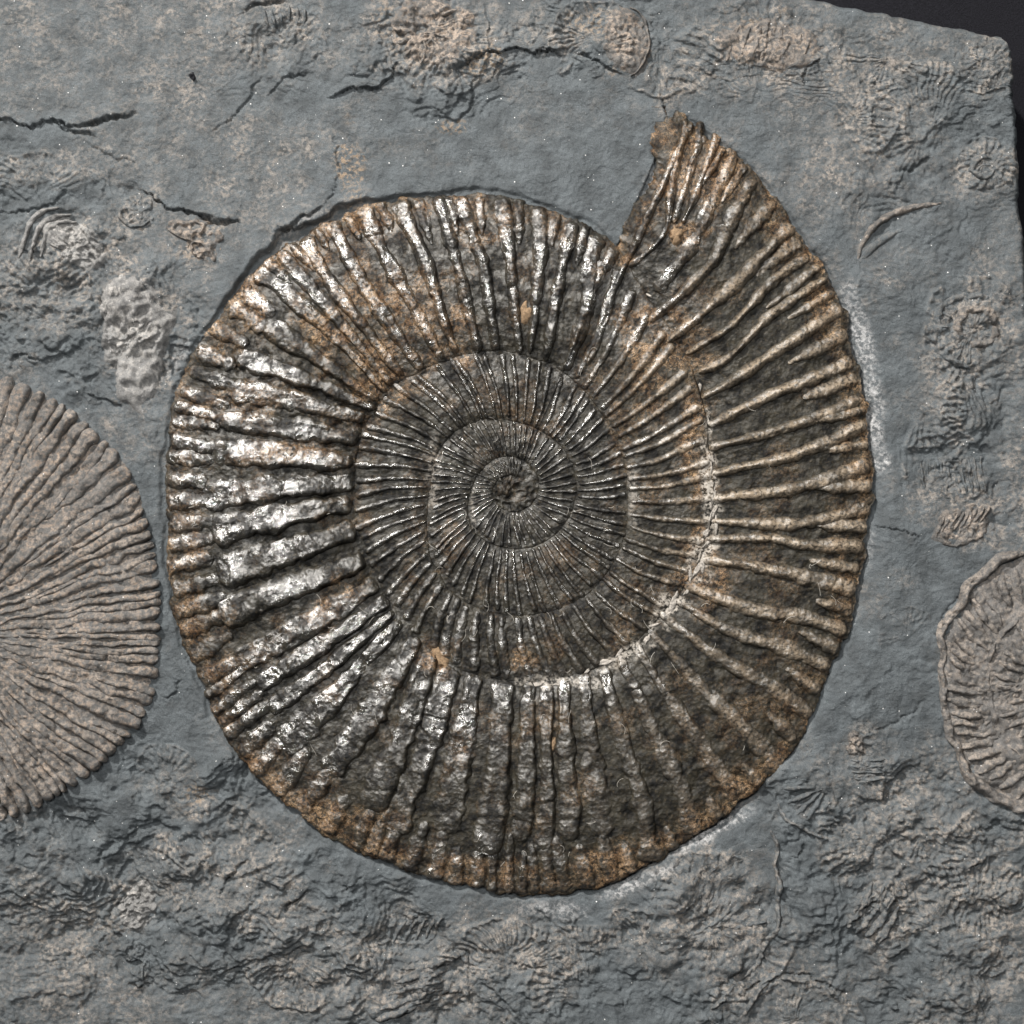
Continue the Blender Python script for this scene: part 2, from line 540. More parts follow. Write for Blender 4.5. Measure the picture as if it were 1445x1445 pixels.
def pyrite_material():
    m, nt, bs = new_mat('pyritised_shell')
    co = coords(nt)
    rust, wear, calc, gloss = attr(nt, 'rust'), attr(nt, 'wear'), attr(nt, 'calcite'), attr(nt, 'gloss')
    n1 = noise(nt, co, 260, 5, .6)
    n2 = noise(nt, co, 1100, 4, .6)
    n3 = noise(nt, co, 3600, 3, .6)
    base = mix(nt, mapr(nt, n1, .38, .62), (.009, .0092, .009), (.026, .0235, .0165))
    base = mix(nt, mapr(nt, n2, .56, .74), base, (.052, .042, .026))
    rmask = math_n(nt, 'MULTIPLY', math_n(nt, 'MULTIPLY', rust, 1.35), mapr(nt, n2, .38, .56), True)
    rc = mix(nt, mapr(nt, n1, .35, .65), (.14, .078, .039), (.43, .285, .16))
    rc = mix(nt, mapr(nt, n3, .42, .58), rc, (.05, .034, .022))
    c = mix(nt, rmask, base, rc)
    wmask = math_n(nt, 'MULTIPLY', wear, mapr(nt, n2, .36, .55, .15, 1.0), True)
    c = mix(nt, wmask, c, (.27, .215, .155))
    cmask = math_n(nt, 'MULTIPLY', calc, mapr(nt, n2, .42, .55), True)
    c = mix(nt, cmask, c, (.36, .33, .29))
    nt.links.new(c, bs.inputs['Base Color'])
    dull = math_n(nt, 'MAXIMUM', math_n(nt, 'MAXIMUM', rmask, wmask), cmask)
    bs.inputs['IOR'].default_value = 2.2
    gl = math_n(nt, 'MULTIPLY', gloss, mapr(nt, n1, .42, .58, .12, 1.0), True)
    r0 = mapr(nt, gl, 0.0, 1.0, .54, .11)
    nt.links.new(mapr(nt, gl, 0.0, 1.0, .03, .82), bs.inputs['Specular IOR Level'])
    ro = N(nt, 'ShaderNodeMix')
    nt.links.new(dull, ro.inputs[0])
    nt.links.new(r0, ro.inputs[2])
    ro.inputs[3].default_value = .42
    nt.links.new(ro.outputs[0], bs.inputs['Roughness'])
    b = bump(nt, noise(nt, co, 420, 6, .65), .5, .0006)
    b = bump(nt, n2, .5, .0003, b)
    b = bump(nt, n3, .6, .0002, b)
    vo = N(nt, 'ShaderNodeTexVoronoi', Scale=850.0)
    nt.links.new(co, vo.inputs['Vector'])
    b = bump(nt, vo.outputs['Distance'], .45, .0005, b)
    vs = N(nt, 'ShaderNodeTexVoronoi', Scale=2300.0)
    nt.links.new(co, vs.inputs['Vector'])
    sp = N(nt, 'ShaderNodeSeparateColor')
    nt.links.new(vs.outputs['Color'], sp.inputs[0])
    b = bump(nt, sp.outputs[0], .22, .00028, b)
    nt.links.new(b, bs.inputs['Normal'])
    return m


def plain(name, c, rough=.7, noise_scale=900, amt=.35, bumpd=.0005, spec=.4):
    m, nt, bs = new_mat(name)
    co = coords(nt)
    n = noise(nt, co, noise_scale, 5, .6)
    nt.links.new(mix(nt, mapr(nt, n, .3, .7), [q * (1 - amt) for q in c], [q * (1 + amt) for q in c]), bs.inputs['Base Color'])
    bs.inputs['Roughness'].default_value = rough
    bs.inputs['Specular IOR Level'].default_value = spec
    nt.links.new(bump(nt, n, .6, bumpd), bs.inputs['Normal'])
    return m


GREY, TANC, OCH = (.079, .0905, .0975), (.25, .226, .202), (.36, .25, .15)
M_rock = rock_material('grey_shale', GREY, TANC, OCH)
M_pyr = pyrite_material()
M_calc = plain('calcite', (.30, .275, .245), .55, 1500, .6, .0009)
M_back = plain('dark_felt', (.012, .012, .015), .95, 2500, .5, .0008, .1)
M_lint = plain('lint', (.55, .52, .47), .8)
M_grain = plain('dark_grain', (.02, .02, .023), .35)

# ------------------------------------------------------------------ setting: the dark display base under the slab
bz = -0.032
n = 60
gx, gy = np.meshgrid(np.linspace(-.9, .9, n), np.linspace(.9, -.9, n), indexing='ij')
bv = np.stack([gx, gy, bz + .0012 * fbm(gx * 1000, gy * 1000, 90, 3, 3)], -1).reshape(-1, 3)
base = mesh_obj('ground', bv, grid_faces(n, n)[:, ::-1], M_back)
base['kind'] = 'structure'
base['label'] = 'dark felt display base under the shale slab'


# ------------------------------------------------------------------ the shale slab
def axis(lo, f0, f1, hi, fine):
    a = np.linspace(lo, f0, 26)[:-1]
    b = np.linspace(f0, f1, fine)
    c = np.linspace(f1, hi, 26)[1:]
    return np.concatenate([a, b, c])


NX, NY = 960, 960
sx = np.concatenate([np.linspace(-620, -45, 40)[:-1], np.linspace(-45, 1436, NX)])     # x where the right edge stands at 1436
ty = np.concatenate([np.linspace(0, 1700, NY + 110), np.linspace(1700, 2300, 40)[1:]])
gx, gt = np.meshgrid(sx, ty, indexing='ij')
# top edge falls from left to right, right edge leans; both a little uneven
edge_wob_top = 5 * fbm(gx, 0 * gx, 60, 3, 91) + 2 * fbm(gx, 0 * gx, 13, 2, 92)
edge_wob_right = 5 * fbm(0 * gt, gt, 70, 3, 93) + 2 * fbm(0 * gt, gt, 13, 2, 94)
tf = np.clip(1 - gt / 260, 0, 1)
X = gx.copy()
rf = np.clip((gx - 1100) / 336, 0, 1)
Yraw = gt - 240
topy = 48 + (gx - 1425) * 0.187
# shift rows so that row 0 is the top edge, relaxing to straight rows 300 px below
Y = topy + gt * 1.0
relax = sstep(0, 420, gt)
Y = Y * (1 - relax) + (gt - 210) * relax + edge_wob_top * tf
rightx = 1423 + (Y - 48) * 0.070 + 10 * sstep(0, 14, gt) - 8
X = gx + rf * (rightx - 1436 + edge_wob_right)
Z = slab_z(X, Y)
# worn, rounded margin along the two broken edges
ed = np.minimum(gt, (1436 - gx))
Z = Z - 10 * (1 - np.clip(ed / 9, 0, 1)) ** 2
u_, r_ = polar(X, Y)
inside = (r_ < Rs(u_) - 16) & ((u_ > 4) | (r_ < 300))
warp = fbm(X, Y, 38, 4, 5)
def slab_tan(X, Y):
    warp = fbm(X, Y, 38, 4, 5)
    t = np.clip(blobs(X, Y, TAN, warp * 1.3) + 0.42 * sstep(-.15, .45, fbm(X, Y, 120, 5, 15, .6)), 0, 1)
    gz = ghost_z(X.ravel(), Y.ravel()).reshape(X.shape)
    t = np.clip(t + .24 * np.clip(gz, 0, 3) * (.5 + t), 0, 1)
    relf = .5 * ridged(X, Y, 34, 3, 23) + .5 * ridged(X * .8 + Y * .4, Y - .3 * X, 17, 3, 25)
    return t * (0.35 + 0.65 * sstep(.0, .7, relf)) * (0.6 + 0.4 * sstep(-.35, .25, fbm(X, Y, 16, 3, 19))) * 1.15


tanv = slab_tan(X, Y)
ochv = blobs(X, Y, OCHRE, warp * 1.5)
chkv = blobs(X, Y, CHALK, warp * .6) * (0.45 + .55 * sstep(-.4, .2, fbm(X * .6 + Y * .5, (Y - X) * 4, 30, 3, 29)))
nx_, ny_ = X.shape
q = grid_faces(nx_, ny_)
ins = inside.ravel()
q = q[~(ins[q].all(1))]
top_v = to_world(X, Y, Z)
# sides: a loop round the grid dropped to the base
ring = np.concatenate([np.arange(ny_) , np.arange(1, nx_) * ny_ + ny_ - 1, (nx_ - 1) * ny_ + np.arange(ny_ - 2, -1, -1), np.arange(nx_ - 2, 0, -1) * ny_])
nb = len(top_v)
low = []
side_q = []
prev = ring
for lev, out in ((-30, 3), (-80, 1), (bz / S - 2, 5)):
    vv = top_v[ring].copy()
    vv[:, 2] = lev * S + (1.2e-3 * vnoise(vv[:, 0] * 150, vv[:, 1] * 150 + lev, 7) if lev > -100 else 0)
    cen = vv[:, :2].mean(0)
    dr = vv[:, :2] - cen
    dr /= np.linalg.norm(dr, axis=1)[:, None]
    vv[:, :2] += dr * (out * S + 4e-4 * vnoise(vv[:, 0] * 300, vv[:, 1] * 300 + lev, 9)[:, None])
    ids = nb + np.arange(len(ring))
    low.append(vv)
    nxt = np.roll(np.arange(len(ring)), -1)
    side_q.append(np.stack([prev, prev[nxt], ids[nxt], ids], -1))
    prev = ids
    nb += len(ring)
sv = np.concatenate([top_v] + low)
pad = sum(len(a) for a in low)
sq = np.concatenate([q] + side_q)
fz = lambda a: np.concatenate([a.ravel(), np.full(pad, .25)])
slab = mesh_obj('shale_slab', sv, sq, M_rock, None, {'tan': fz(tanv), 'ochre': np.concatenate([ochv.ravel(), np.zeros(pad)]), 'chalk': np.concatenate([chkv.ravel(), np.zeros(pad)])})
tag(slab, 'blue grey shale slab with cracks and a broken corner, holding all the fossils', 'rock slab')


# ------------------------------------------------------------------ ribs
def smooth_line(pts, step):
    P = np.array(pts, float)
    if len(P) > 2:
        Q = [P[0]]
        E = np.vstack([2 * P[0] - P[1], P, 2 * P[-1] - P[-2]])
        for i in range(1, len(E) - 2):
            p0, p1, p2, p3 = E[i - 1], E[i], E[i + 1], E[i + 2]
            for t in np.linspace(0, 1, 9)[1:]:
                Q.append(.5 * ((2 * p1) + (-p0 + p2) * t + (2 * p0 - 5 * p1 + 4 * p2 - p3) * t * t + (-p0 + 3 * p1 - 3 * p2 + p3) * t ** 3))
        P = np.array(Q)
    d = np.concatenate([[0], np.cumsum(np.hypot(*np.diff(P, axis=0).T))])
    n = max(6, int(d[-1] / step) + 1)
    t = np.linspace(0, d[-1], n)
    return np.stack([np.interp(t, d, P[:, 0]), np.interp(t, d, P[:, 1])], -1), t / d[-1]


def rib(parent, pts, width, height, ground, mat, flat=3.0, step=2.6, across=11, seed=0, wob=1.2, attrs=None, lean=0.0, name='rib',
        taper=(.06, .06), sink=2.0, grain=.6, bend=2.5, flake=.5, stria=.5):
    """one raised rib along a line: width is a number or a list along it, ground(x, y) the level it rises from"""
    C, t = smooth_line(pts, step)
    d = np.gradient(C, axis=0)
    d /= np.maximum(np.linalg.norm(d, axis=1), 1e-6)[:, None]
    nrm = np.stack([-d[:, 1], d[:, 0]], -1)
    w = np.interp(t, np.linspace(0, 1, len(width)), width) if isinstance(width, (list, tuple)) else np.full(len(t), float(width))
    hh = np.interp(t, np.linspace(0, 1, len(height)), height) if isinstance(height, (list, tuple)) else np.full(len(t), float(height))
    ends = np.clip(t / max(taper[0], 1e-3), 0, 1) ** .5 * np.clip((1 - t) / max(taper[1], 1e-3), 0, 1) ** .5
    w = w * .5 * (1 + .20 * vnoise(t * 7, 0 * t + seed, seed) + .16 * vnoise(t * 23, 0 * t + seed, seed + 1)) * (.35 + .65 * ends)
    C = C + nrm * (wob * fbm(C[:, 0], C[:, 1], 26, 2, seed + 3))[:, None]
    C = C + bend * np.stack([fbm(C[:, 0], C[:, 1], 42, 2, 811), fbm(C[:, 0], C[:, 1], 42, 2, 812)], -1)
    s = np.linspace(-1, 1, across)
    s = np.sign(s) * np.abs(s) ** .8
    x = C[:, :1] + nrm[:, :1] * w[:, None] * s[None]
    y = C[:, 1:] + nrm[:, 1:] * w[:, None] * s[None]
    prof = 1 - np.abs(s) ** flat
    prof = prof * (1 + lean * s)
    hvar = 1 + .28 * fbm(t * 60 + seed * 7, 0 * t + seed, 9, 3, seed)
    z = ground(x, y) + (hh * ends * hvar)[:, None] * prof[None] - sink * (np.abs(s)[None] ** 6)
    dl = t * np.sum(np.hypot(*np.diff(C, axis=0).T))
    S2, D2 = np.broadcast_to(s[None], x.shape) * w[:, None], np.broadcast_to(dl[:, None], x.shape)
    z = z + stria * fbm(S2 + seed * 13.7, D2 / 9.0, 5.0, 3, seed + 5, .6) * prof[None] ** .3
    rq = random.Random(seed)
    for q_ in range(2 if stria > 1 else 0):
        if rq.random() < .55:
            tc = dl[-1] * rq.uniform(.12, .92)
            sl = rq.uniform(-.5, .5)
            z = z - rq.uniform(1.5, 4) * np.exp(-((D2 - tc - sl * S2) / 1.8) ** 2) + rq.uniform(-1.2, 1.2) * (D2 > tc + sl * S2) * prof[None]
    nf = fbm(x, y, 24, 4, 815) * 3.2
    nl = np.floor(nf)
    z = z + flake * 2.0 * (nl + sstep(.75, 1, nf - nl)) * prof[None] ** .5
    z = z + .7 * grain * ridged(x, y, 9, 2, 79) + grain * fbm(x, y, 6, 3, 77) + grain * 1.2 * fbm(x, y, 20, 2, 78) * prof[None]
    at = {k: f(x, y, np.broadcast_to(s[None], x.shape), np.broadcast_to(t[:, None], x.shape)) for k, f in (attrs or {}).items()}
    return mesh_obj(name, to_world(x, y, z), grid_faces(len(t), across)[:, ::-1], mat, parent, at)


# ------------------------------------------------------------------ the big pyritised ammonite
amm = empty('ammonite_fossil', 'large glossy bronze black ribbed ammonite coil with rusty edges', 'ammonite')
RUST = [(330, 430, 90, 50, 1.3, -45), (470, 325, 140, 40, 1.3, -28), (520, 470, 90, 70, 1.0, 40), (540, 545, 60, 40, .9), (610, 455, 60, 60, .8),
        (968, 225, 70, 110, 1.6, 25), (1010, 200, 60, 50, 1.2, 40), (1060, 250, 70, 60, .8, 45), (930, 470, 60, 40, 1.0, 30), (1165, 430, 22, 120, .9, -12), (1205, 600, 22, 110, .9),
        (985, 620, 24, 120, .8), (990, 790, 30, 60, .8), (900, 1205, 170, 34, .8, -22), (1040, 1125, 90, 30, .7, -40), (700, 1232, 170, 26, .7, 6),
        (500, 1168, 90, 26, .7, 30), (300, 1000, 50, 70, .5), (265, 780, 26, 180, .5), (620, 930, 20, 24, 1.0, 60), (740, 930, 24, 24, .7),
        (910, 520, 40, 90, .5), (1100, 1000, 60, 60, .25), (880, 350, 40, 40, .8), (400, 640, 60, 14, .8), (690, 320, 60, 26, .6), (330, 570, 60, 30, .5),
        (745, 1020, 10, 14, 1.0), (655, 1055, 8, 8, 1.0), (780, 1050, 10, 12, 1.0), (470, 845, 40, 18, .7, -40), (1180, 800, 16, 100, .6)]
CALC = [(1000, 690, 13, 90, 1.0), (992, 775, 16, 36, 1.0, 15), (945, 855, 16, 30, .9, 40), (790, 962, 60, 9, .8), (880, 925, 40, 10, .7, -30),
        (892, 690, 7, 40, .5), (612, 660, 9, 60, .4), (668, 720, 4, 30, .5)]


def m_rust(x, y):
    w = fbm(x, y, 30, 4, 105)
    u, r = polar(x, y)
    edge = .75 * sstep(46, 6, Rs(u) - r) * sstep(-.1, .4, fbm(x, y, 60, 3, 109))
    return np.clip(np.maximum(blobs(x, y, RUST, w * 1.2), edge) * (.15 + .85 * sstep(-.30, .25, fbm(x, y, 17, 4, 107))) + .02 + .22 * sstep(.05, .45, fbm(x, y, 46, 5, 115, .6)), 0, 1)


GLOSS = [(330, 660, 130, 190, .85), (455, 960, 170, 120, 1.0, -35), (640, 1010, 60, 80, .7), (690, 380, 230, 110, .9), (420, 380, 120, 70, .9, -30), (735, 625, 80, 50, 1.0),
         (905, 420, 80, 90, .9), (700, 770, 70, 50, .8), (720, 530, 170, 60, .7), (790, 960, 120, 30, .8), (960, 300, 60, 120, .6, 25), (620, 690, 90, 120, .7), (720, 700, 250, 240, .45), (660, 1220, 140, 40, .5)]


def m_gloss(x, y):
    return np.clip(blobs(x, y, GLOSS, fbm(x, y, 40, 4, 113)) * (.55 + .45 * sstep(-.3, .2, fbm(x, y, 22, 3, 114))) + .30, 0, 1)


def m_calc(x, y):
    return blobs(x, y, CALC, fbm(x, y, 10, 3, 111) * 1.2)


def m_wear(x, y):
    u, r = polar(x, y)
    side = np.exp(-((u - 62) / 48) ** 2)
    return .8 * side * sstep(150, 260, r) * sstep(4, 24, u)


def shell_detail(x, y, k):
    u, r = polar(x, y)
    crush = .5 + 0.35 * np.exp(-((u - 118) / 26) ** 2) + .9 * np.exp(-((u - 272) / 16) ** 2)
    if k:
        crush = 0.4 + 0 * u
    return crush * (2.2 * ridged(x, y, 26, 3, 121) - 1.0 + 1.3 * fbm(x, y, 8, 3, 123)) + .5 * fbm(x, y, 4, 2, 127)


whorl_names = ['whorl', 'whorl', 'whorl', 'whorl', 'nucleus']
whorl_res = [(1300, 110), (820, 66), (560, 50), (300, 26), (140, 20)]
whorls = []
for k in range(5):
    nu, nv = whorl_res[k]
    uu = np.linspace(0, 360, nu)
    vv = np.linspace(-.04, 1.0, nv)
    U, V = np.meshgrid(uu, vv, indexing='ij')
    ro, ri = Rs(U + 360 * k), Rs(U + 360 * (k + 1))
    if k == 4:
        ri = ri * 0
        V = np.clip(V, 0, 1)
    r = ri + (ro - ri) * V
    if k == 0:
        xe, ye = uv_to_xy(U, r)
        r = r + (8 + 7 * np.exp(-U / 14)) * fbm(xe, ye, 19, 4, 131, .65) * sstep(.9, 1, V)
    # the shell mouth leans forward at its outer end
    Ue = U - (2.2 * sstep(.55, 1, V) * np.exp(-U / 6.0) if k == 0 else 0)
    if k == 0:
        Ue = Ue - 2.2 * np.exp(-U / 2.0) * fbm(V * 100, 0 * V, 9, 4, 133, .6)
    x, y = uv_to_xy(Ue, r)
    z = whorl_z(U, np.clip(V, 0, 1), k) - (1.6 if k == 0 else .6) + shell_detail(x, y, k) * sstep(1, .93, V) - 8 * sstep(0, -.04, V)
    if k == 0:
        z = z - 10 * np.exp(-U / 1.2)
    if k == 4:
        z = z + 3.0 * ridged(x, y, 14, 2, 141)
    # outer skirt down into the rock
    ex = 3 if k == 0 else 1
    for j in range(ex):
        rr = r[:, -1:] + (.8 + .6 * j)
        xs, ys = uv_to_xy(Ue[:, -1:], rr)
        x = np.hstack([x, xs])
        y = np.hstack([y, ys])
        z = np.hstack([z, z[:, -1:] * 0 + (WB[k] - 5 - 7 * j)])
    at = {'rust': m_rust(x, y) * (.75 if k == 0 else 1), 'wear': 0 * x, 'calcite': m_calc(x, y), 'gloss': m_gloss(x, y) * (.3 if k < 4 else .35)}
    wo = mesh_obj(whorl_names[k], to_world(x, y, z), grid_faces(*x.shape)[:, ::-1], M_pyr, amm, at)
    whorls.append(wo)

OUTER = [  # crest lines of the outer whorl's ribs, inner end to rim, in order from the shell mouth clockwise
    [(886, 378), (922, 350), (940, 318), (946, 270), (962, 200), (966, 168)],
    [(948, 318), (968, 262), (984, 210), (990, 172)],
    [(962, 318), (984, 268), (1002, 222), (1014, 188)],
    [(925, 413), (972, 350), (1005, 286), (1033, 225)],
    [(916, 455), (955, 419), (1005, 369), (1027, 319), (1062, 255)],
    [(941, 483), (1005, 430), (1060, 377), (1118, 315)],
    [(968, 499), (1027, 463), (1085, 402), (1145, 358)],
    [(985, 525), (1027, 507), (1085, 447), (1162, 395)],
    [(993, 560), (1050, 527), (1120, 480), (1180, 438)],
    [(1014, 596), (1083, 560), (1184, 518), (1204, 508)],
    [(1014, 630), (1118, 601), (1205, 566), (1222, 558)],
    [(1019, 667), (1118, 643), (1208, 605), (1226, 598)],
    [(1018, 705), (1128, 688), (1222, 656)],
    [(1021, 738), (1118, 739), (1222, 717)],
    [(1025, 767), (1094, 760), (1140, 769), (1206, 770)],
    [(1010, 795), (1097, 805), (1196, 830)],
    [(985, 835), (1060, 860), (1130, 870), (1192, 890)],
    [(968, 858), (1030, 890), (1110, 915), (1170, 942)],
    [(948, 878), (1010, 925), (1090, 970), (1140, 1008)],
    [(928, 900), (990, 970), (1050, 1030), (1095, 1075)],
    [(905, 920), (960, 1010), (1010, 1080), (1045, 1128)],
    [(885, 940), (925, 1040), (960, 1110), (980, 1180)],
    [(858, 955), (880, 1050), (905, 1130), (918, 1215)],
    [(830, 965), (833, 1061), (850, 1172), (860, 1240)],
    [(800, 969), (797, 1066), (803, 1149), (797, 1258)],
    [(772, 969), (769, 1066), (772, 1135), (753, 1250)],
    [(747, 977), (742, 1066), (742, 1121), (717, 1246)],
    [(708, 969), (703, 1066), (697, 1135), (674, 1246)],
    [(667, 969), (650, 1055), (639, 1121), (612, 1230)],
    [(620, 983), (603, 1055), (573, 1121), (550, 1190)],
    [(597, 938), (572, 1029), (531, 1121), (505, 1190)],
    [(564, 938), (511, 1026), (460, 1095), (425, 1140)],
    [(532, 915), (456, 999), (406, 1046), (363, 1084)],
    [(552, 866), (475, 930), (420, 972), (330, 1028)],
    [(524, 866), (434, 922), (395, 946), (300, 1004)],
    [(531, 821), (484, 852), (406, 899), (309, 946), (272, 966)],
    [(492, 800), (365, 846), (258, 892)],
    [(482, 750), (358, 794), (250, 830)],
    [(495, 710), (380, 732), (303, 750), (243, 768)],
    [(495, 680), (336, 695), (243, 707)],
    [(498, 653), (331, 637), (243, 644)],
    [(511, 620), (336, 595), (243, 592)],
    [(513, 590), (358, 555), (246, 546)],
    [(505, 562), (410, 528), (310, 498), (270, 490)],
    [(510, 548), (440, 500), (350, 440), (310, 420)],
    [(528, 540), (474, 476), (395, 405), (360, 385)],
    [(538, 528), (446, 415), (398, 358)],
    [(549, 510), (485, 425), (432, 340)],
    [(575, 494), (521, 415), (470, 318)],
    [(610, 480), (557, 385), (512, 296)],
    [(640, 488), (626, 449), (596, 361), (562, 284)],
    [(672, 485), (646, 375), (616, 278)],
    [(699, 482), (679, 369), (653, 290), (650, 278)],
    [(735, 485), (723, 416), (715, 327), (706, 286)],
    [(751, 470), (763, 361), (758, 292)],
    [(776, 488), (793, 377), (808, 306)],
    [(798, 524), (826, 444), (833, 369), (846, 328)],
    [(828, 516), (857, 446), (874, 392), (878, 372)],
]


def u_of(p):
    return float(polar(p[0], p[1])[0])


rng = random.Random(5)


def ground0(x, y):
    z, v = env(x, y)
    return z - .6


def rib_attrs(worn):
    def wear(x, y, s, t):
        return np.clip(m_wear(x, y) * worn * (1 - np.abs(s)) * 1.7 * (.35 + .65 * sstep(-.4, .2, fbm(x, y, 20, 3, 117))), 0, 1)
    return {'rust': lambda x, y, s, t: m_rust(x, y), 'wear': wear, 'calcite': lambda x, y, s, t: m_calc(x, y), 'gloss': lambda x, y, s, t: np.clip(m_gloss(x, y) * (.3 + 1.0 * sstep(1, .55, np.abs(s))), 0, 1)}


for i, p in enumerate(OUTER):
    p = [tuple(q) for q in p]
    ua = u_of(p[0])
    if 7 < i < len(OUTER) - 2:
        p[0] = tuple(float(c) for c in uv_to_xy(ua, float(Rs(ua + 360)) + rng.uniform(-3, 2)))
    ub = u_of(p[-1])
    if i > 2:
        p[-1] = tuple(float(c) for c in uv_to_xy(ub, float(Rs(ub)) - rng.uniform(-1, 3)))
    OUTER[i] = p
mids = [u_of(p[len(p) // 2]) for p in OUTER]
for i, p in enumerate(OUTER):
    a, b = OUTER[i], OUTER[(i + 1) % len(OUTER)]
    pr = OUTER[i - 1]

    def gap(e):
        g1 = math.hypot(a[e][0] - b[e][0], a[e][1] - b[e][1])
        g0 = math.hypot(a[e][0] - pr[e][0], a[e][1] - pr[e][1])
        return min(.5 * (g0 + g1), 1.5 * min(g0, g1), 62)
    if i in (0, 1, 2, len(OUTER) - 1):
        gi, go = 26, 30
    else:
        gi, go = gap(0), gap(-1)
    um = mids[i]
    left = math.exp(-((um - 235) / 58) ** 2)
    low = math.exp(-((um - 110) / 32) ** 2)          # crushed lower right flank
    right = math.exp(-((um - 40) / 48) ** 2)
    bot = math.exp(-((um - 165) / 30) ** 2)
    fr = min(.93, .52 + .40 * left - .10 * right + .38 * bot)
    h = (7.0 + 1.5 * left - 2.0 * bot - 3.9 * low + 1.0 * right + 1.5 * math.exp(-((um - 335) / 25) ** 2)) * rng.uniform(.7, 1.25)
    fl = 1.9 - .5 * right + 5.0 * left + 4.0 * bot
    lb = max(left, bot)
    split = rng.uniform(.74, .84) if lb > .45 else 1.0
    pp = p
    if split < 1:
        Cl, tl = smooth_line(p, 6)
        keep = Cl[tl <= split]
        pp = [tuple(q_) for q_ in keep[::max(1, len(keep) // 5)]] + [tuple(keep[-1])]
    go2 = gi + (go - gi) * split
    rib(whorls[0], pp, [gi * fr * .9, .5 * (gi + go2) * fr, go2 * fr * .95], [h * .9, h, h * .75], ground0, M_pyr, fl, 2.3, 13, 200 + i, .9,
        rib_attrs(1.0), lean=-.36 * min(1, left + .9 * bot) + .25 * math.exp(-((um - 335) / 30) ** 2), sink=3.5, grain=.8 + .3 * right, flake=.5 + .4 * left,
        taper=(.03, .05 if split < 1 else .03), stria=1.2 + 1.6 * lb, bend=1.6)
    # finer ribs at the rim: two to each gap where the main ribs stop short, else one squeezed between
    if i < len(OUTER) - 1:
        fr_list = (-.02, .48) if split < 1 else ((.36, .68) if low > .3 and False else (.5,))
        for j, ff in enumerate(fr_list):
            pa = np.array(a[-1]) * (1 - ff) + np.array(b[-1]) * ff
            u1, r1 = polar(*pa)
            r1 = float(Rs(u1)) - rng.uniform(-2, 4)
            full = r1 - float(Rs(u1 + 360))
            if split < 1:
                r0 = r1 - full * (1 - split) - rng.uniform(2, 16)
                wdt = go * .46
            else:
                r0 = r1 - (30 + 26 * rng.random() + 46 * right + 24 * math.exp(-((um - 330) / 25) ** 2))
                wdt = go * .36
            u0 = u1 + rng.uniform(-.6, .6)
            l = [uv_to_xy(u0, r0), uv_to_xy((u0 + u1) / 2, (r0 + r1) / 2), uv_to_xy(u1, r1)]
            rib(whorls[0], l, [wdt * .65, wdt, wdt * .95], [3.2, rng.uniform(4, 6.5), 4.0], ground0, M_pyr, 2.4, 2.5, 9, 400 + 2 * i + j, 1.0, rib_attrs(.8), sink=2.5,
                taper=(.35 if split == 1 else .1, .06), grain=1.0, stria=1.0, bend=1.6)

# inner whorls: finer ribs from seam to seam
for k, (cnt, frac, hgt, ac) in {1: (66, .54, 4.6, 9), 2: (62, .56, 3.9, 9), 3: (44, .58, 2.9, 7)}.items():
    uu = np.linspace(0, 360, cnt, endpoint=False)
    for i, u0 in enumerate(uu):
        u0 = u0 + rng.uniform(-1.0, 1.0) + 2.1 * k
        um = u0 % 360
        ro, ri = float(Rs(u0 + 360 * k)), float(Rs(u0 + 360 * (k + 1)))
        if k == 1 and u0 < 3:
            ro -= 20
        sw = rng.uniform(-1.2, 1.2) - (3.4 if k == 1 else 3.0)
        l = [uv_to_xy(u0, ri + rng.uniform(-1, 3.5)), uv_to_xy(u0 + .3 * sw, ri + (ro - ri) * .45), uv_to_xy(u0 + sw, ro + rng.uniform(-4, 1.5))]
        w0 = 2 * math.pi * ri / cnt * frac
        w1 = 2 * math.pi * ro / cnt * frac
        side = 1.0 if k != 1 else 1 + .35 * math.exp(-((um - 170) / 30) ** 2) - .2 * math.exp(-((um - 110) / 30) ** 2)
        rib(whorls[k], l, [w0 * side, w1 * side], [hgt * .8, hgt * rng.uniform(.75, 1.2), hgt * .9], ground0, M_pyr, 1.7, 2.2, ac, 600 + 100 * k + i, .9,
            rib_attrs(.8), sink=1.8, grain=.6, flake=.3, bend=1.2, taper=(.03, .03))


# white calcite grains along the seam
def lump(name, cx, cy, rx, ry, h, z0, mat, parent, seed, rot=0.0, na=14, nr=6, attrs=None):
    a = np.linspace(0, 2 * math.pi, na, endpoint=False)
    rho = np.linspace(0, 1, nr)
    RH, AA = np.meshgrid(rho, a, indexing='ij')
    jag = 1 + .45 * vnoise(np.cos(AA) * 2.2 + seed, np.sin(AA) * 2.2 + seed * 3, seed)
    lx, ly = rx * RH * np.cos(AA) * jag, ry * RH * np.sin(AA) * jag
    c, s = math.cos(rot), math.sin(rot)
    x, y = cx + lx * c - ly * s, cy + lx * s + ly * c
    z = z0(x, y) + h * np.sqrt(np.clip(1 - RH ** 2.4, 0, 1)) * (1 + .5 * fbm(x, y, 5, 2, seed)) - 1.5 * RH ** 5
    return mesh_obj(name, to_world(x, y, z), grid_faces(nr, na, True), mat, parent, attrs)


seam_pts = []
for u0 in np.concatenate([np.linspace(418, 450, 13), np.linspace(452, 488, 9), [494, 503, 509, 518], [372, 383, 398, 408]]):
    seam_pts.append((u0, float(Rs(u0)) + rng.uniform(-3, 9)))
for i, (u0, r0) in enumerate(seam_pts):
    if rng.random() < .22:
        continue
    x, y = uv_to_xy(u0, r0)
    big = 1.0 if 424 <= u0 <= 488 else .7
    lump('calcite_grain', float(x), float(y), rng.uniform(6, 15) * big, rng.uniform(2.4, 5) * big, rng.uniform(1.0, 2.8), ground0, M_calc, whorls[0], 900 + i, math.radians(u0 - A0 + 90) + rng.uniform(-.5, .5))

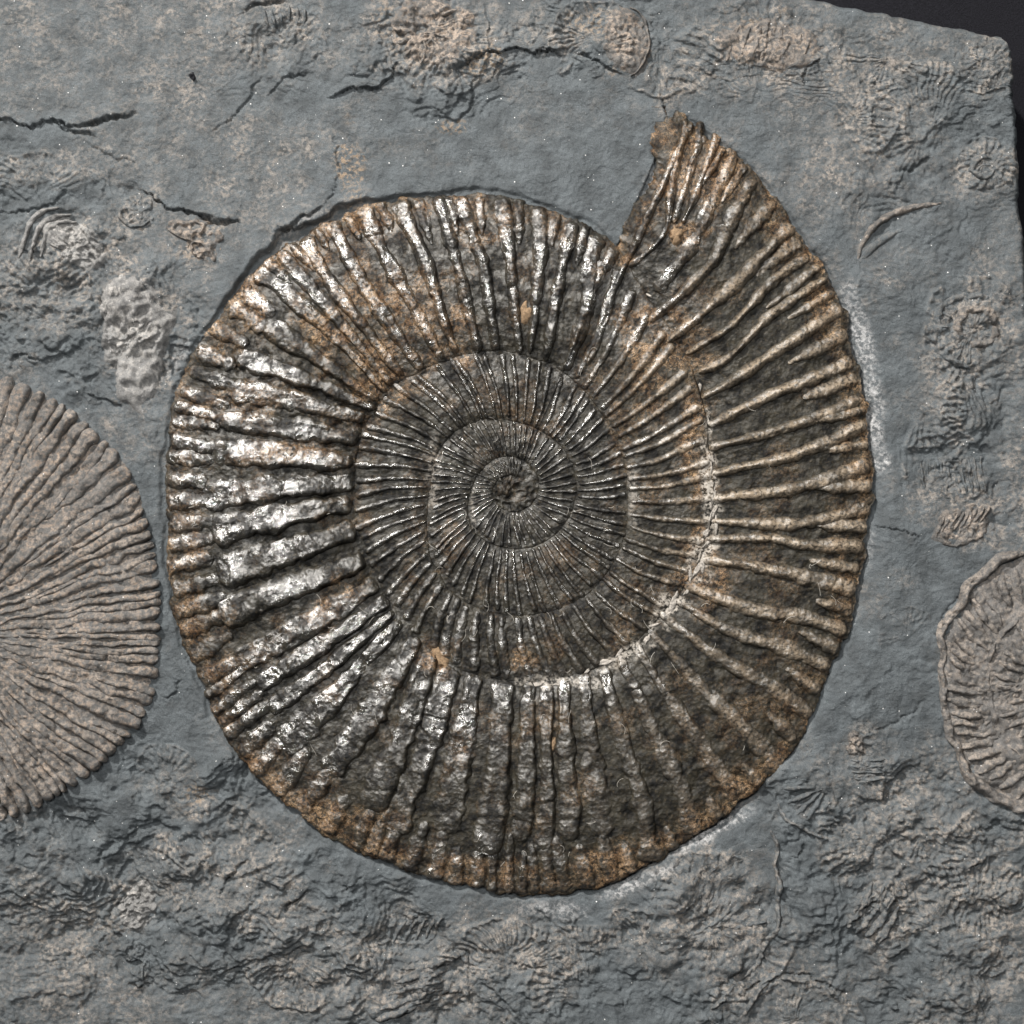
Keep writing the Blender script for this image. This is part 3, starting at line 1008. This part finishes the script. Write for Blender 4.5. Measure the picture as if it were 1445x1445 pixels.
# the swollen nodule in the centre and a torn flake beside the second whorl
zero = lambda x: np.zeros(np.shape(x))
lump('knob', 712, 690, 9, 13, 4, ground0, M_pyr, whorls[4], 31, .4, 20, 8,
     {'rust': np.full(160, .1), 'wear': np.zeros(160), 'calcite': np.zeros(160), 'gloss': np.full(160, .25)})
lump('knob', 733, 704, 12, 9, 2.5, ground0, M_pyr, whorls[4], 37, .9, 20, 8,
     {'rust': np.full(160, .2), 'wear': np.zeros(160), 'calcite': np.zeros(160), 'gloss': np.full(160, .3)})
M_ochre = plain('ochre_crust', (.20, .135, .08), .85, 1500, .5)
lump('ochre_flake', 622, 928, 17, 9, 3.5, ground0, M_ochre, whorls[0], 41, 1.0, 22, 6)
lump('ochre_flake', 952, 335, 8, 10, 4, ground0, M_ochre, whorls[0], 43, .3, 18, 6)
lump('ochre_flake', 779, 1048, 6, 9, 2.5, ground0, M_ochre, whorls[0], 47, .2, 16, 6)
lump('ochre_flake', 741, 443, 8, 13, 3.0, ground0, M_ochre, whorls[0], 49, .1, 16, 6)


# lint caught on the shell: fine curled hairs
def lint(count, seed):
    r = random.Random(seed)
    V, F = [], []
    nb = 0
    for i in range(count):
        u, rr = r.uniform(60, 215), r.uniform(60, 540)
        if r.random() < .35:
            u, rr = r.uniform(0, 360), r.uniform(40, 460)
        if rr > float(Rs(u)) - 15:
            continue
        x, y = uv_to_xy(u, rr)
        L = r.uniform(5, 20)
        a = r.uniform(0, 6.28)
        curl = r.uniform(-.22, .22)
        P = []
        for s in range(12):
            P.append((x, y))
            x += math.cos(a) * L / 11
            y += math.sin(a) * L / 11
            a += curl + r.uniform(-.15, .15)
        P = np.array(P)
        zz = env(P[:, 0], P[:, 1])[0] + 8.5 + r.uniform(0, 2)
        wd = r.uniform(.16, .30)
        d = np.gradient(P, axis=0)
        d /= np.linalg.norm(d, axis=1)[:, None]
        nn = np.stack([-d[:, 1], d[:, 0]], -1)
        ring = []
        for ang in (90, 210, 330):
            ca, sa = math.cos(math.radians(ang)), math.sin(math.radians(ang))
            ring.append(to_world(P[:, 0] + nn[:, 0] * wd * ca, P[:, 1] + nn[:, 1] * wd * ca, zz + wd * sa))
        vv = np.stack(ring, 1).reshape(-1, 3)
        V.append(vv)
        F.append(grid_faces(12, 3, True) + nb)
        nb += len(vv)
    return np.concatenate(V), np.concatenate(F)


lv, lf = lint(110, 3)
lo = mesh_obj('lint', lv, lf, M_lint, amm)
lo['kind'] = 'stuff'


# ------------------------------------------------------------------ other fossils in the slab
def patch(name, cx, cy, outline, lift, relief, mat, na=160, nr=40, parent=None, tan=.8, ochre=0.0, jag=.02, edge=6.0, seed=0, chalk=0.0, blend=False):
    """a low fossil body: outline is a list of points round the centre (or rx, ry, rot)"""
    a = np.linspace(0, 2 * math.pi, na, endpoint=False)
    if isinstance(outline, tuple):
        rx, ry, rot = outline
        rot = math.radians(rot)
        b = a - rot
        R = rx * ry / np.sqrt((ry * np.cos(b)) ** 2 + (rx * np.sin(b)) ** 2)
    else:
        P = np.array(outline, float) - (cx, cy)
        pa = np.mod(np.arctan2(P[:, 1], P[:, 0]), 2 * math.pi)
        o = np.argsort(pa)
        R = np.interp(a, pa[o], np.hypot(P[:, 0], P[:, 1])[o], period=2 * math.pi)
    R = R * (1 + jag * 1.6 * fbm(np.cos(a) * 30 + seed, np.sin(a) * 30, 14, 4, seed, .6))
    rho = np.linspace(0, 1, nr) ** .9
    RH, AA = np.meshgrid(rho, a, indexing='ij')
    x, y = cx + R[None] * RH * np.cos(AA), cy + R[None] * RH * np.sin(AA)
    base_ = slab_z(x, y)
    z = base_ + lift * (1 - RH ** edge) - 2.5 * RH ** 14
    if relief is not None:
        z = z + relief(x, y, RH, AA) * sstep(1, .8, RH)
    z = z + (1.2 * ridged(x, y, 10, 3, 85) + .8 * fbm(x, y, 5, 2, 87)) * sstep(1, .9, RH)
    nz = fbm(x, y, 14, 3, 19 + seed)
    fade = 1 - RH ** 3 if blend else 1.0
    at = {'tan': np.clip(np.maximum(slab_tan(x, y), tan * (.7 + .5 * nz) * fade * sstep(-.2, .6, ridged(x, y, 16, 3, 27))), 0, 1), 'ochre': np.clip(ochre * (.5 + nz), 0, 1), 'chalk': np.full(x.shape, chalk)}
    return mesh_obj(name, to_world(x, y, z), grid_faces(nr, na, True), mat, parent, at)


def rock_attrs(tan, ochre=0.0):
    return {'tan': lambda x, y, s, t: np.clip(tan * (.75 + .5 * fbm(x, y, 14, 3, 19)) * (.5 + .5 * sstep(-.3, .25, fbm(x, y, 36, 4, 35))) * (.55 + .45 * (1 - np.abs(s))), 0, 1),
            'ochre': lambda x, y, s, t: np.clip(ochre * (.4 + fbm(x, y, 20, 3, 33)), 0, 1), 'chalk': lambda x, y, s, t: 0 * x}


M_tanshell = rock_material('tan_shell', (.090, .089, .087), (.31, .260, .218), (.36, .225, .13))

M_pale = rock_material('pale_shell', (.17, .17, .168), (.36, .345, .325), (.36, .27, .19))

# --- the tan ribbed ammonite cut by the left border of the view
LC = (-75.0, 895.0)
LEDGE = [(-360, 860), (-330, 720), (-260, 600), (-150, 520), (-60, 505), (30, 538), (95, 573), (130, 603), (160, 630), (185, 663), (200, 703), (212, 745), (222, 800), (228, 860),
         (226, 920), (215, 985), (195, 1030), (165, 1060), (130, 1095), (80, 1125), (20, 1153), (-60, 1172), (-160, 1150), (-270, 1080), (-340, 980)]
lroot = empty('ammonite_fossil', 'matte tan ammonite with fine wavy ribs, unpolished, beside the glossy black one', 'ammonite')
patch('shell_body', LC[0], LC[1], LEDGE, 6.0, lambda x, y, r, a: 5 * (1 - r) + 2.0 * fbm(x, y, 40, 3, 71), M_tanshell, 420, 120, lroot, .75, .35, .03, 9, 5)
_lp = np.array(LEDGE) - LC
_la = np.degrees(np.arctan2(-_lp[:, 1], _lp[:, 0]))
_lo = np.argsort(_la)


def ledge(ang):
    return float(np.interp(ang, _la[_lo], np.hypot(_lp[:, 0], _lp[:, 1])[_lo], period=360))


def lground(x, y):
    d = np.hypot(x - LC[0], y - LC[1])
    return slab_z(x, y) + 6.0 + 5 * np.clip(1 - d / 300, 0, 1)


ang = 84.0
i = 0
while ang > -86:
    R1 = ledge(ang)
    bend = 7 * math.sin(math.radians(ang * 1.2)) + rng.uniform(-1.5, 1.5)
    pts = []
    inner = 70 if i % 2 == 0 else rng.uniform(110, 170)
    for f in (0, .35, .7, 1.0):
        rr = inner + (R1 - 1 - inner) * f
        aa = math.radians(ang + bend * (1 - f) ** 1.3 * .7 + rng.uniform(-.5, .5))
        pts.append((LC[0] + rr * math.cos(aa), LC[1] - rr * math.sin(aa)))
    stepd = rng.uniform(2.1, 4.7)
    wr = math.radians(stepd) * R1 * .98
    rib(lroot, pts, [wr * .5, wr * .72, wr * .95, wr], [3.0, 5.0 * rng.uniform(.7, 1.2), 6.0 * rng.uniform(.65, 1.25), 5.0], lground, M_tanshell, 3.0, 2.3, 11, 1500 + i, 3.0, rock_attrs(.80, .45), sink=4.5, grain=1.1, bend=4, flake=.7, taper=(.1, .04), stria=1.1)
    ang -= stepd
    i += 1

# --- the knobbly ammonite at the opposite border
RC = (1502.0, 962.0)
REDGE = [(1322, 935), (1330, 890), (1348, 852), (1372, 820), (1405, 792), (1440, 776), (1500, 765), (1600, 800), (1690, 900), (1700, 1000), (1650, 1090), (1570, 1150),
         (1500, 1165), (1450, 1152), (1402, 1126), (1362, 1088), (1336, 1040), (1324, 985)]
REDGE = [(min(x, 1490 + 8 * math.sin(y * .1)), y) for x, y in REDGE]
RC = (1440.0, 962.0)
M_shade = rock_material('worn_shell', (.105, .102, .099), (.31, .265, .225), (.36, .25, .16))
rroot = empty('ammonite_fossil', 'low worn grey brown ammonite with coarse short ribs inside a raised rim line', 'ammonite')
patch('shell_body', RC[0], RC[1], [p for p in REDGE], 5.0, lambda x, y, r, a: 2.5 * ridged(x, y, 34, 3, 81) + 2 * fbm(x, y, 15, 3, 83), M_shade, 240, 80, rroot, .6, .05, .02, 5, 9)
RX, RY = 1512.0, 962.0


def rground(x, y):
    return slab_z(x, y) + 4.5


for ring_i, (ra, rb, sp, wd) in enumerate(((128, 180, 6.0, 14), (66, 114, 10.0, 12))):
    for i, a in enumerate(np.arange(104, 258, sp)):
        o_ = rng.uniform(-1.2, 1.2)
        pp = []
        for f in (0, .5, 1.0):
            rr = ra + (rb - ra) * f + rng.uniform(-4, 4)
            w = math.radians(a + o_ + 7 * (1 - f))
            pp.append((RX + rr * math.cos(w), RY - rr * math.sin(w)))
        if max(p[0] for p in pp) > 1474:
            continue
        rib(rroot, pp, [wd * .6, wd * rng.uniform(.8, 1.25), wd * .8], [2.8, rng.uniform(4.5, 7), 4.0], rground, M_shade, 2.2, 2.8, 9, 1700 + 60 * ring_i + i, 3.0, rock_attrs(1.0),
            sink=2.5, grain=1.5, bend=3, taper=(.25, .25), flake=.7)
rib(rroot, [(RX + 121 * math.cos(math.radians(a)), RY - 121 * math.sin(math.radians(a))) for a in range(110, 252, 12)], 9, 3.5, rground, M_shade, 2.0, 3.0, 9, 1788, 3,
    rock_attrs(.8), name='seam', grain=2.4, bend=8, flake=1.2)
rib(rroot, [(1446, 782), (1405, 796), (1374, 824), (1350, 856), (1333, 893), (1326, 936), (1328, 984), (1340, 1038), (1365, 1085), (1404, 1121), (1450, 1147)],
    [15, 13, 11, 13, 14], [6, 5, 3.5, 4.5, 5], rground, M_shade, 2.0, 3.0, 9, 1790, 3, rock_attrs(.95), name='rim', grain=2.6, bend=8, flake=1.4)


# --- small ribbed fragments: a low body and its ribs
def fragment(name, label, cat, cx, cy, outline, lift, ribs, tan, mat=None, ribw=7, ribh=3.0, relief=None, ochre=0, seed=0, group=None, jag=.06, extra=None):
    root = empty(name, label, cat, group)
    m = mat or M_rock
    patch('shell_body', cx, cy, outline, lift, relief, m, 110, 32, root, tan, ochre, jag * 2.5, 3, seed, 0.0, True)
    g = lambda x, y: slab_z(x, y) + lift * .85
    for j, p in enumerate(ribs):
        rib(root, p, [ribw * .7, ribw, ribw * .8], ribh, g, m, 2.2, 2.4, 7, 2000 + seed * 40 + j, 1.2, rock_attrs(min(1, tan + .15), ochre), sink=2.0, grain=1.1, taper=(.25, .25), bend=5, flake=.8)
    return root


# crescent of shell above the right shoulder
cres = empty('shell_edge', 'thin pale curved shell edge standing out of the smooth grey rock', 'shell')
rib(cres, [(1208, 372), (1222, 338), (1246, 310), (1286, 292), (1328, 286)], [8, 12, 14, 12, 7], [5, 8, 9, 7, 3], lambda x, y: slab_z(x, y) - 1, M_tanshell, 2.2, 2.4, 11, 3001, 1, rock_attrs(.75), name='shell_rim', taper=(.3, .2))
rib(cres, [(1206, 376), (1236, 346), (1262, 328), (1300, 318)], [6, 16, 14, 5], [2, 5, 4, 2], lambda x, y: slab_z(x, y) - 1, M_rock, 2.5, 2.6, 9, 3002, 1, rock_attrs(.3), name='shell_fold', taper=(.3, .3))

# little coil near the broken edge
coil = empty('coiled_shell', 'small pale coiled ammonite with a round hollow, near the broken slab edge', 'ammonite')
patch('shell_body', 1370, 470, (62, 58, 20), 3, lambda x, y, r, a: 1.5 * fbm(x, y, 14, 2, 3), M_rock, 120, 30, coil, .6, 0, .06, 5, 21)
cg = lambda x, y: slab_z(x, y) + 2.5
th = np.radians(np.linspace(0, 360, 22))
rib(coil, [(1377 + 24 * math.cos(t), 462 + 25 * math.sin(t)) for t in th], 14, 6, cg, M_tanshell, 2, 2.4, 9, 3010, 1, rock_attrs(.75), name='ring', taper=(.1, .1), grain=2.6, bend=9, flake=1)
rib(coil, [(1372 + 54 * math.cos(t), 470 + 52 * math.sin(t)) for t in np.radians(np.linspace(95, 290, 16))], 13, 4, cg, M_rock, 2, 2.6, 9, 3011, 2, rock_attrs(.55), name='ring', taper=(.2, .2), grain=2.4, bend=9, flake=1)
for j in range(9):
    t = math.radians(100 + j * 22)
    rib(coil, [(1374 + r_ * math.cos(t), 466 + r_ * math.sin(t)) for r_ in (34, 42, 51)], 6, 2.5, cg, M_rock, 2, 2.4, 7, 3020 + j, 1, rock_attrs(.6))

fragment('ribbed_shell', 'comb like shell fragment of thin upright parallel ribs in grey rock', 'shell', 1345, 672, (54, 36, 5), 2.0,
         [[(1304 + 9.2 * j, 652 - (j * 1.2)), (1306 + 9.0 * j, 672), (1311 + 8.6 * j, 698 - abs(j - 5))] for j in range(10)], .5, None, 5.5, 3.4, seed=3)
fragment('shell_fragment', 'rough tan shell lump with tiny pleats below the comb ribbed fragment', 'shell', 1358, 742, (46, 30, -18), 4,
         [[(1318 + 9 * j, 756 - 2.4 * j), (1326 + 9 * j, 744 - 2.6 * j), (1332 + 9 * j, 728 - 2 * j)] for j in range(8)], .95, M_tanshell, 6, 2.6,
         lambda x, y, r, a: 3 * ridged(x, y, 20, 2, 5), seed=4)
fragment('fan_shell', 'small fan shaped grey shell print with five spread ribs', 'shell', 1143, 1118, [(1103, 1108), (1118, 1104), (1150, 1112), (1185, 1112), (1180, 1140), (1150, 1156), (1122, 1150), (1106, 1132)], 1.6,
         [[(1150, 1112), (1128, 1112), (1106, 1110)], [(1152, 1116), (1132, 1124), (1112, 1130)], [(1155, 1118), (1142, 1132), (1126, 1146)],
          [(1160, 1120), (1152, 1136), (1142, 1154)], [(1166, 1120), (1162, 1136), (1156, 1152)]], .15, None, 9, 3.6, seed=5)
rimr = empty('shell_edge', 'thin pale wavy shell line under the small fan shaped print', 'shell')
rib(rimr, [(1094, 1126), (1106, 1148), (1128, 1162), (1158, 1180), (1180, 1176), (1194, 1158)], [6, 7, 6, 5], [3, 4, 3, 2], slab_z, M_rock, 2, 2.4, 7, 3100, 1.5, rock_attrs(.7), name='shell_rim', taper=(.2, .3), grain=1.8, bend=7, flake=1.2)
fragment('ribbed_shell', 'broken shell piece with four thick slanting pale ribs in rough grey rock', 'shell', 1228, 1278, (34, 52, 25), 2.5,
         [[(1232, 1246), (1216, 1280), (1196, 1308)], [(1246, 1250), (1232, 1284), (1208, 1318)], [(1256, 1262), (1246, 1292), (1222, 1322)], [(1266, 1276), (1258, 1300), (1240, 1326)]], .55, None, 11, 5, seed=6)
big = fragment('ammonite_imprint', 'large faint grey ammonite print with a pale broken outline under the polished coil', 'ammonite', 1005, 1310,
               [(1096, 1190), (1102, 1250), (1094, 1310), (1070, 1360), (1030, 1400), (975, 1410), (925, 1390), (900, 1340), (912, 1280), (950, 1235), (1010, 1200), (1060, 1168)], 2.5,
               [[(960 + 10 * j, 1290 + 7 * j), (985 + 13 * j, 1262 + 9 * j), (1010 + 14 * j, 1228 + 14 * j)] for j in range(6)], .5, None, 9, 3.0,
               lambda x, y, r, a: 3.0 * ridged(x, y, 26, 3, 7), seed=7)
rib(big, [(1090, 1170), (1099, 1215), (1101, 1258), (1092, 1308), (1068, 1356), (1034, 1392), (1000, 1420)], [8, 9, 10, 8, 7], [4, 5, 4, 5, 4], slab_z, M_rock, 2, 2.6, 9, 3200, 3, rock_attrs(.85), name='rim', grain=2.6, bend=9, flake=1.6)
dark = fragment('ammonite_imprint', 'rounded dark grey shell print with a pale arched rim', 'ammonite', 1122, 1440, (82, 58, 0), 3.0, [], .15, None,
                relief=lambda x, y, r, a: 1.6 * fbm(x, y, 18, 3, 9), seed=8)
rib(dark, [(1046, 1440), (1058, 1410), (1082, 1388), (1122, 1380), (1162, 1390), (1190, 1416)], [7, 8, 9, 8, 6], [3, 4.5, 4, 2, 2.5], lambda x, y: slab_z(x, y) + 1, M_rock, 2, 2.6, 9, 3210, 3, rock_attrs(.7), name='rim', grain=2.4, bend=8, flake=1.6)
fragment('ribbed_shell', 'flat pale shell piece broken into short stacked ribs beneath the polished coil', 'shell', 592, 1392, (78, 50, -12), 2.5,
         [[(530 + 8 * j, 1440 - 17 * j), (570 + 8 * j, 1426 - 17 * j), (618 + 6 * j, 1410 - 15 * j)] for j in range(5)] +
         [[(634, 1352 + 24 * j), (652, 1346 + 22 * j), (660, 1366 + 22 * j)] for j in range(3)], .85, None, 12, 5,
         lambda x, y, r, a: 2.5 * ridged(x, y, 24, 3, 7), seed=9)
fragment('ribbed_shell', 'faint grey shell with short thin pleats just beneath the rusty rim of the coil', 'shell', 590, 1312, (46, 26, -35), 1.5,
         [[(556 + 14 * j, 1336 - 3 * j), (562 + 14 * j, 1318 - 3 * j), (572 + 14 * j, 1300 - 2 * j)] for j in range(5)], .45, None, 7, 3.2, seed=10)
fragment('smooth_shell', 'smooth pale grey lobed shell with curved growth folds', 'shell', 102, 350, [(52, 312), (80, 300), (118, 312), (140, 340), (147, 368), (128, 386), (104, 378), (88, 352), (62, 340)], 5.0,
         [[(40, 372), (52, 330), (74, 308), (100, 304)], [(56, 366), (66, 336), (84, 318), (108, 316)], [(24, 366), (36, 326), (56, 302), (82, 294)]], .6, M_pale, 8, 3.4,
         lambda x, y, r, a: 1.2 * fbm(x, y, 30, 2, 3), seed=11)
fragment('shell_lump', 'crumbly pale grey lump squeezed between the tan and the glossy ammonite', 'rock lump', 188, 478, [(140, 410), (165, 382), (205, 388), (226, 420), (232, 500), (224, 560), (206, 596), (180, 580), (160, 520), (146, 460)], 6.5,
         [], .9, M_pale, relief=lambda x, y, r, a: 5 * ridged(x, y, 26, 3, 7) + 2 * fbm(x, y, 10, 2, 8), seed=12)
fragment('round_shell', 'small round pale shell with a raised ring beside the crack', 'shell', 192, 298, (28, 26, 0), 2.5,
         [[(192 + 25 * math.cos(t), 298 + 23 * math.sin(t)) for t in np.radians(np.linspace(40, 200, 8))]], .55, None, 7, 3, lambda x, y, r, a: 2 * ridged(x, y, 16, 2, 5), seed=13)
fragment('shell_crust', 'rough cream shell crust below a black crack', 'shell', 282, 342, [(232, 322), (262, 306), (300, 318), (316, 346), (302, 370), (282, 366), (264, 340)], 3.0,
         [], .95, M_tanshell, relief=lambda x, y, r, a: 3.5 * ridged(x, y, 14, 2, 7), ochre=.3, seed=14)
fragment('ribbed_shell', 'tiny pale shell with six upright blunt ribs on grey rock', 'shell', 403, 32, (36, 34, 0), 1.8,
         [[(380 + 9.5 * j, 48 - 5 * abs(j - 2.5)), (378 + 10.2 * j, 28), (376 + 11 * j, 8 + 2 * abs(j - 2.5))] for j in range(6)], .5, None, 6, 3.6, seed=15)
fragment('ammonite_imprint', 'rusty pink brown crumpled ammonite print between two cracks', 'ammonite', 612, 48, (66, 52, 10), 2.8,
         [[(600 + 18 * math.cos(t), 45 + 15 * math.sin(t)), (604 + 38 * math.cos(t), 46 + 30 * math.sin(t)), (608 + 58 * math.cos(t + .2), 48 + 46 * math.sin(t + .2))] for t in np.radians(np.arange(0, 360, 30))],
         .8, M_tanshell, 7, 2.6, lambda x, y, r, a: 3 * ridged(x, y, 22, 3, 7), .3, seed=16)
fragment('oval_shell', 'olive brown oval shell with a thin pale margin', 'shell', 884, 58, (34, 54, -10), 3.5,
         [[(884 + 31 * math.cos(t), 58 + 50 * math.sin(t)) for t in np.radians(np.linspace(-80, 80, 9))]], .35, M_tanshell, 5, 3, lambda x, y, r, a: 2.0 * fbm(x, y, 22, 2, 7), .4, seed=17)
fragment('shell_fragment', 'wide tan brown ribbed shell patch above the mouth of the polished coil', 'shell', 1082, 62, (76, 40, 8), 2.2,
         [[(1024 + 16 * j, 90 - 2 * j), (1030 + 16 * j, 64), (1040 + 15 * j, 34 + 2 * j)] for j in range(8)], .95, M_tanshell, 9, 2.4,
         lambda x, y, r, a: 1.5 * fbm(x, y, 18, 2, 7), .3, seed=18)
fragment('round_shell', 'flat round pale shell at the broken slab corner', 'shell', 1384, 88, (40, 36, 30), 2.5,
         [[(1352, 80), (1358, 104), (1382, 122)], [(1362, 112), (1390, 108), (1418, 96)]], .6, None, 8, 2.6, seed=19)
fragment('round_shell', 'small blurred round tan shell with a knob, near the leaning broken edge', 'shell', 1388, 234, (32, 42, 10), 2.2,
         [[(1388 + 15 * math.cos(t), 236 + 17 * math.sin(t)) for t in np.radians(np.linspace(0, 350, 14))]], .55, None, 10, 3.5, seed=20)
fragment('shell_flake', 'upright pointed tan flake over faint cross pleats', 'shell', 1206, 1052, [(1200, 1026), (1216, 1044), (1222, 1062), (1208, 1068), (1196, 1066), (1196, 1048)], 3.5,
         [], .95, M_tanshell, seed=22)
fragment('ribbed_shell', 'faint patch of short level pleats under the pointed tan flake', 'shell', 1222, 1084, (30, 24, 0), 1.4,
         [[(1198, 1072 + 9 * j), (1222, 1074 + 9 * j), (1248, 1071 + 9 * j)] for j in range(4)], .5, None, 6, 3, seed=23)
fragment('shell_splinter', 'long dark grey splinter with a pale edge standing in rough rock', 'rock splinter', 192, 1356, [(174, 1322), (190, 1318), (200, 1350), (206, 1384), (188, 1390), (180, 1362)], 3.5,
         [[(192, 1342), (198, 1360), (204, 1380)]], .1, None, 6, 3, seed=24)
fragment('shell_lump', 'pale bumpy knob of rock above the dark grey splinter', 'rock lump', 188, 1280, [(166, 1290), (176, 1262), (200, 1244), (214, 1270), (212, 1306), (190, 1316)], 5,
         [], .6, M_pale, relief=lambda x, y, r, a: 3 * ridged(x, y, 22, 3, 7), seed=25)

g = lump('pyrite_grain', 272, 108, 6, 6, 6, slab_z, M_grain, None, 55, 0, 9, 5)
tag(g, 'tiny black grain sitting on the smooth grey rock', 'grain')
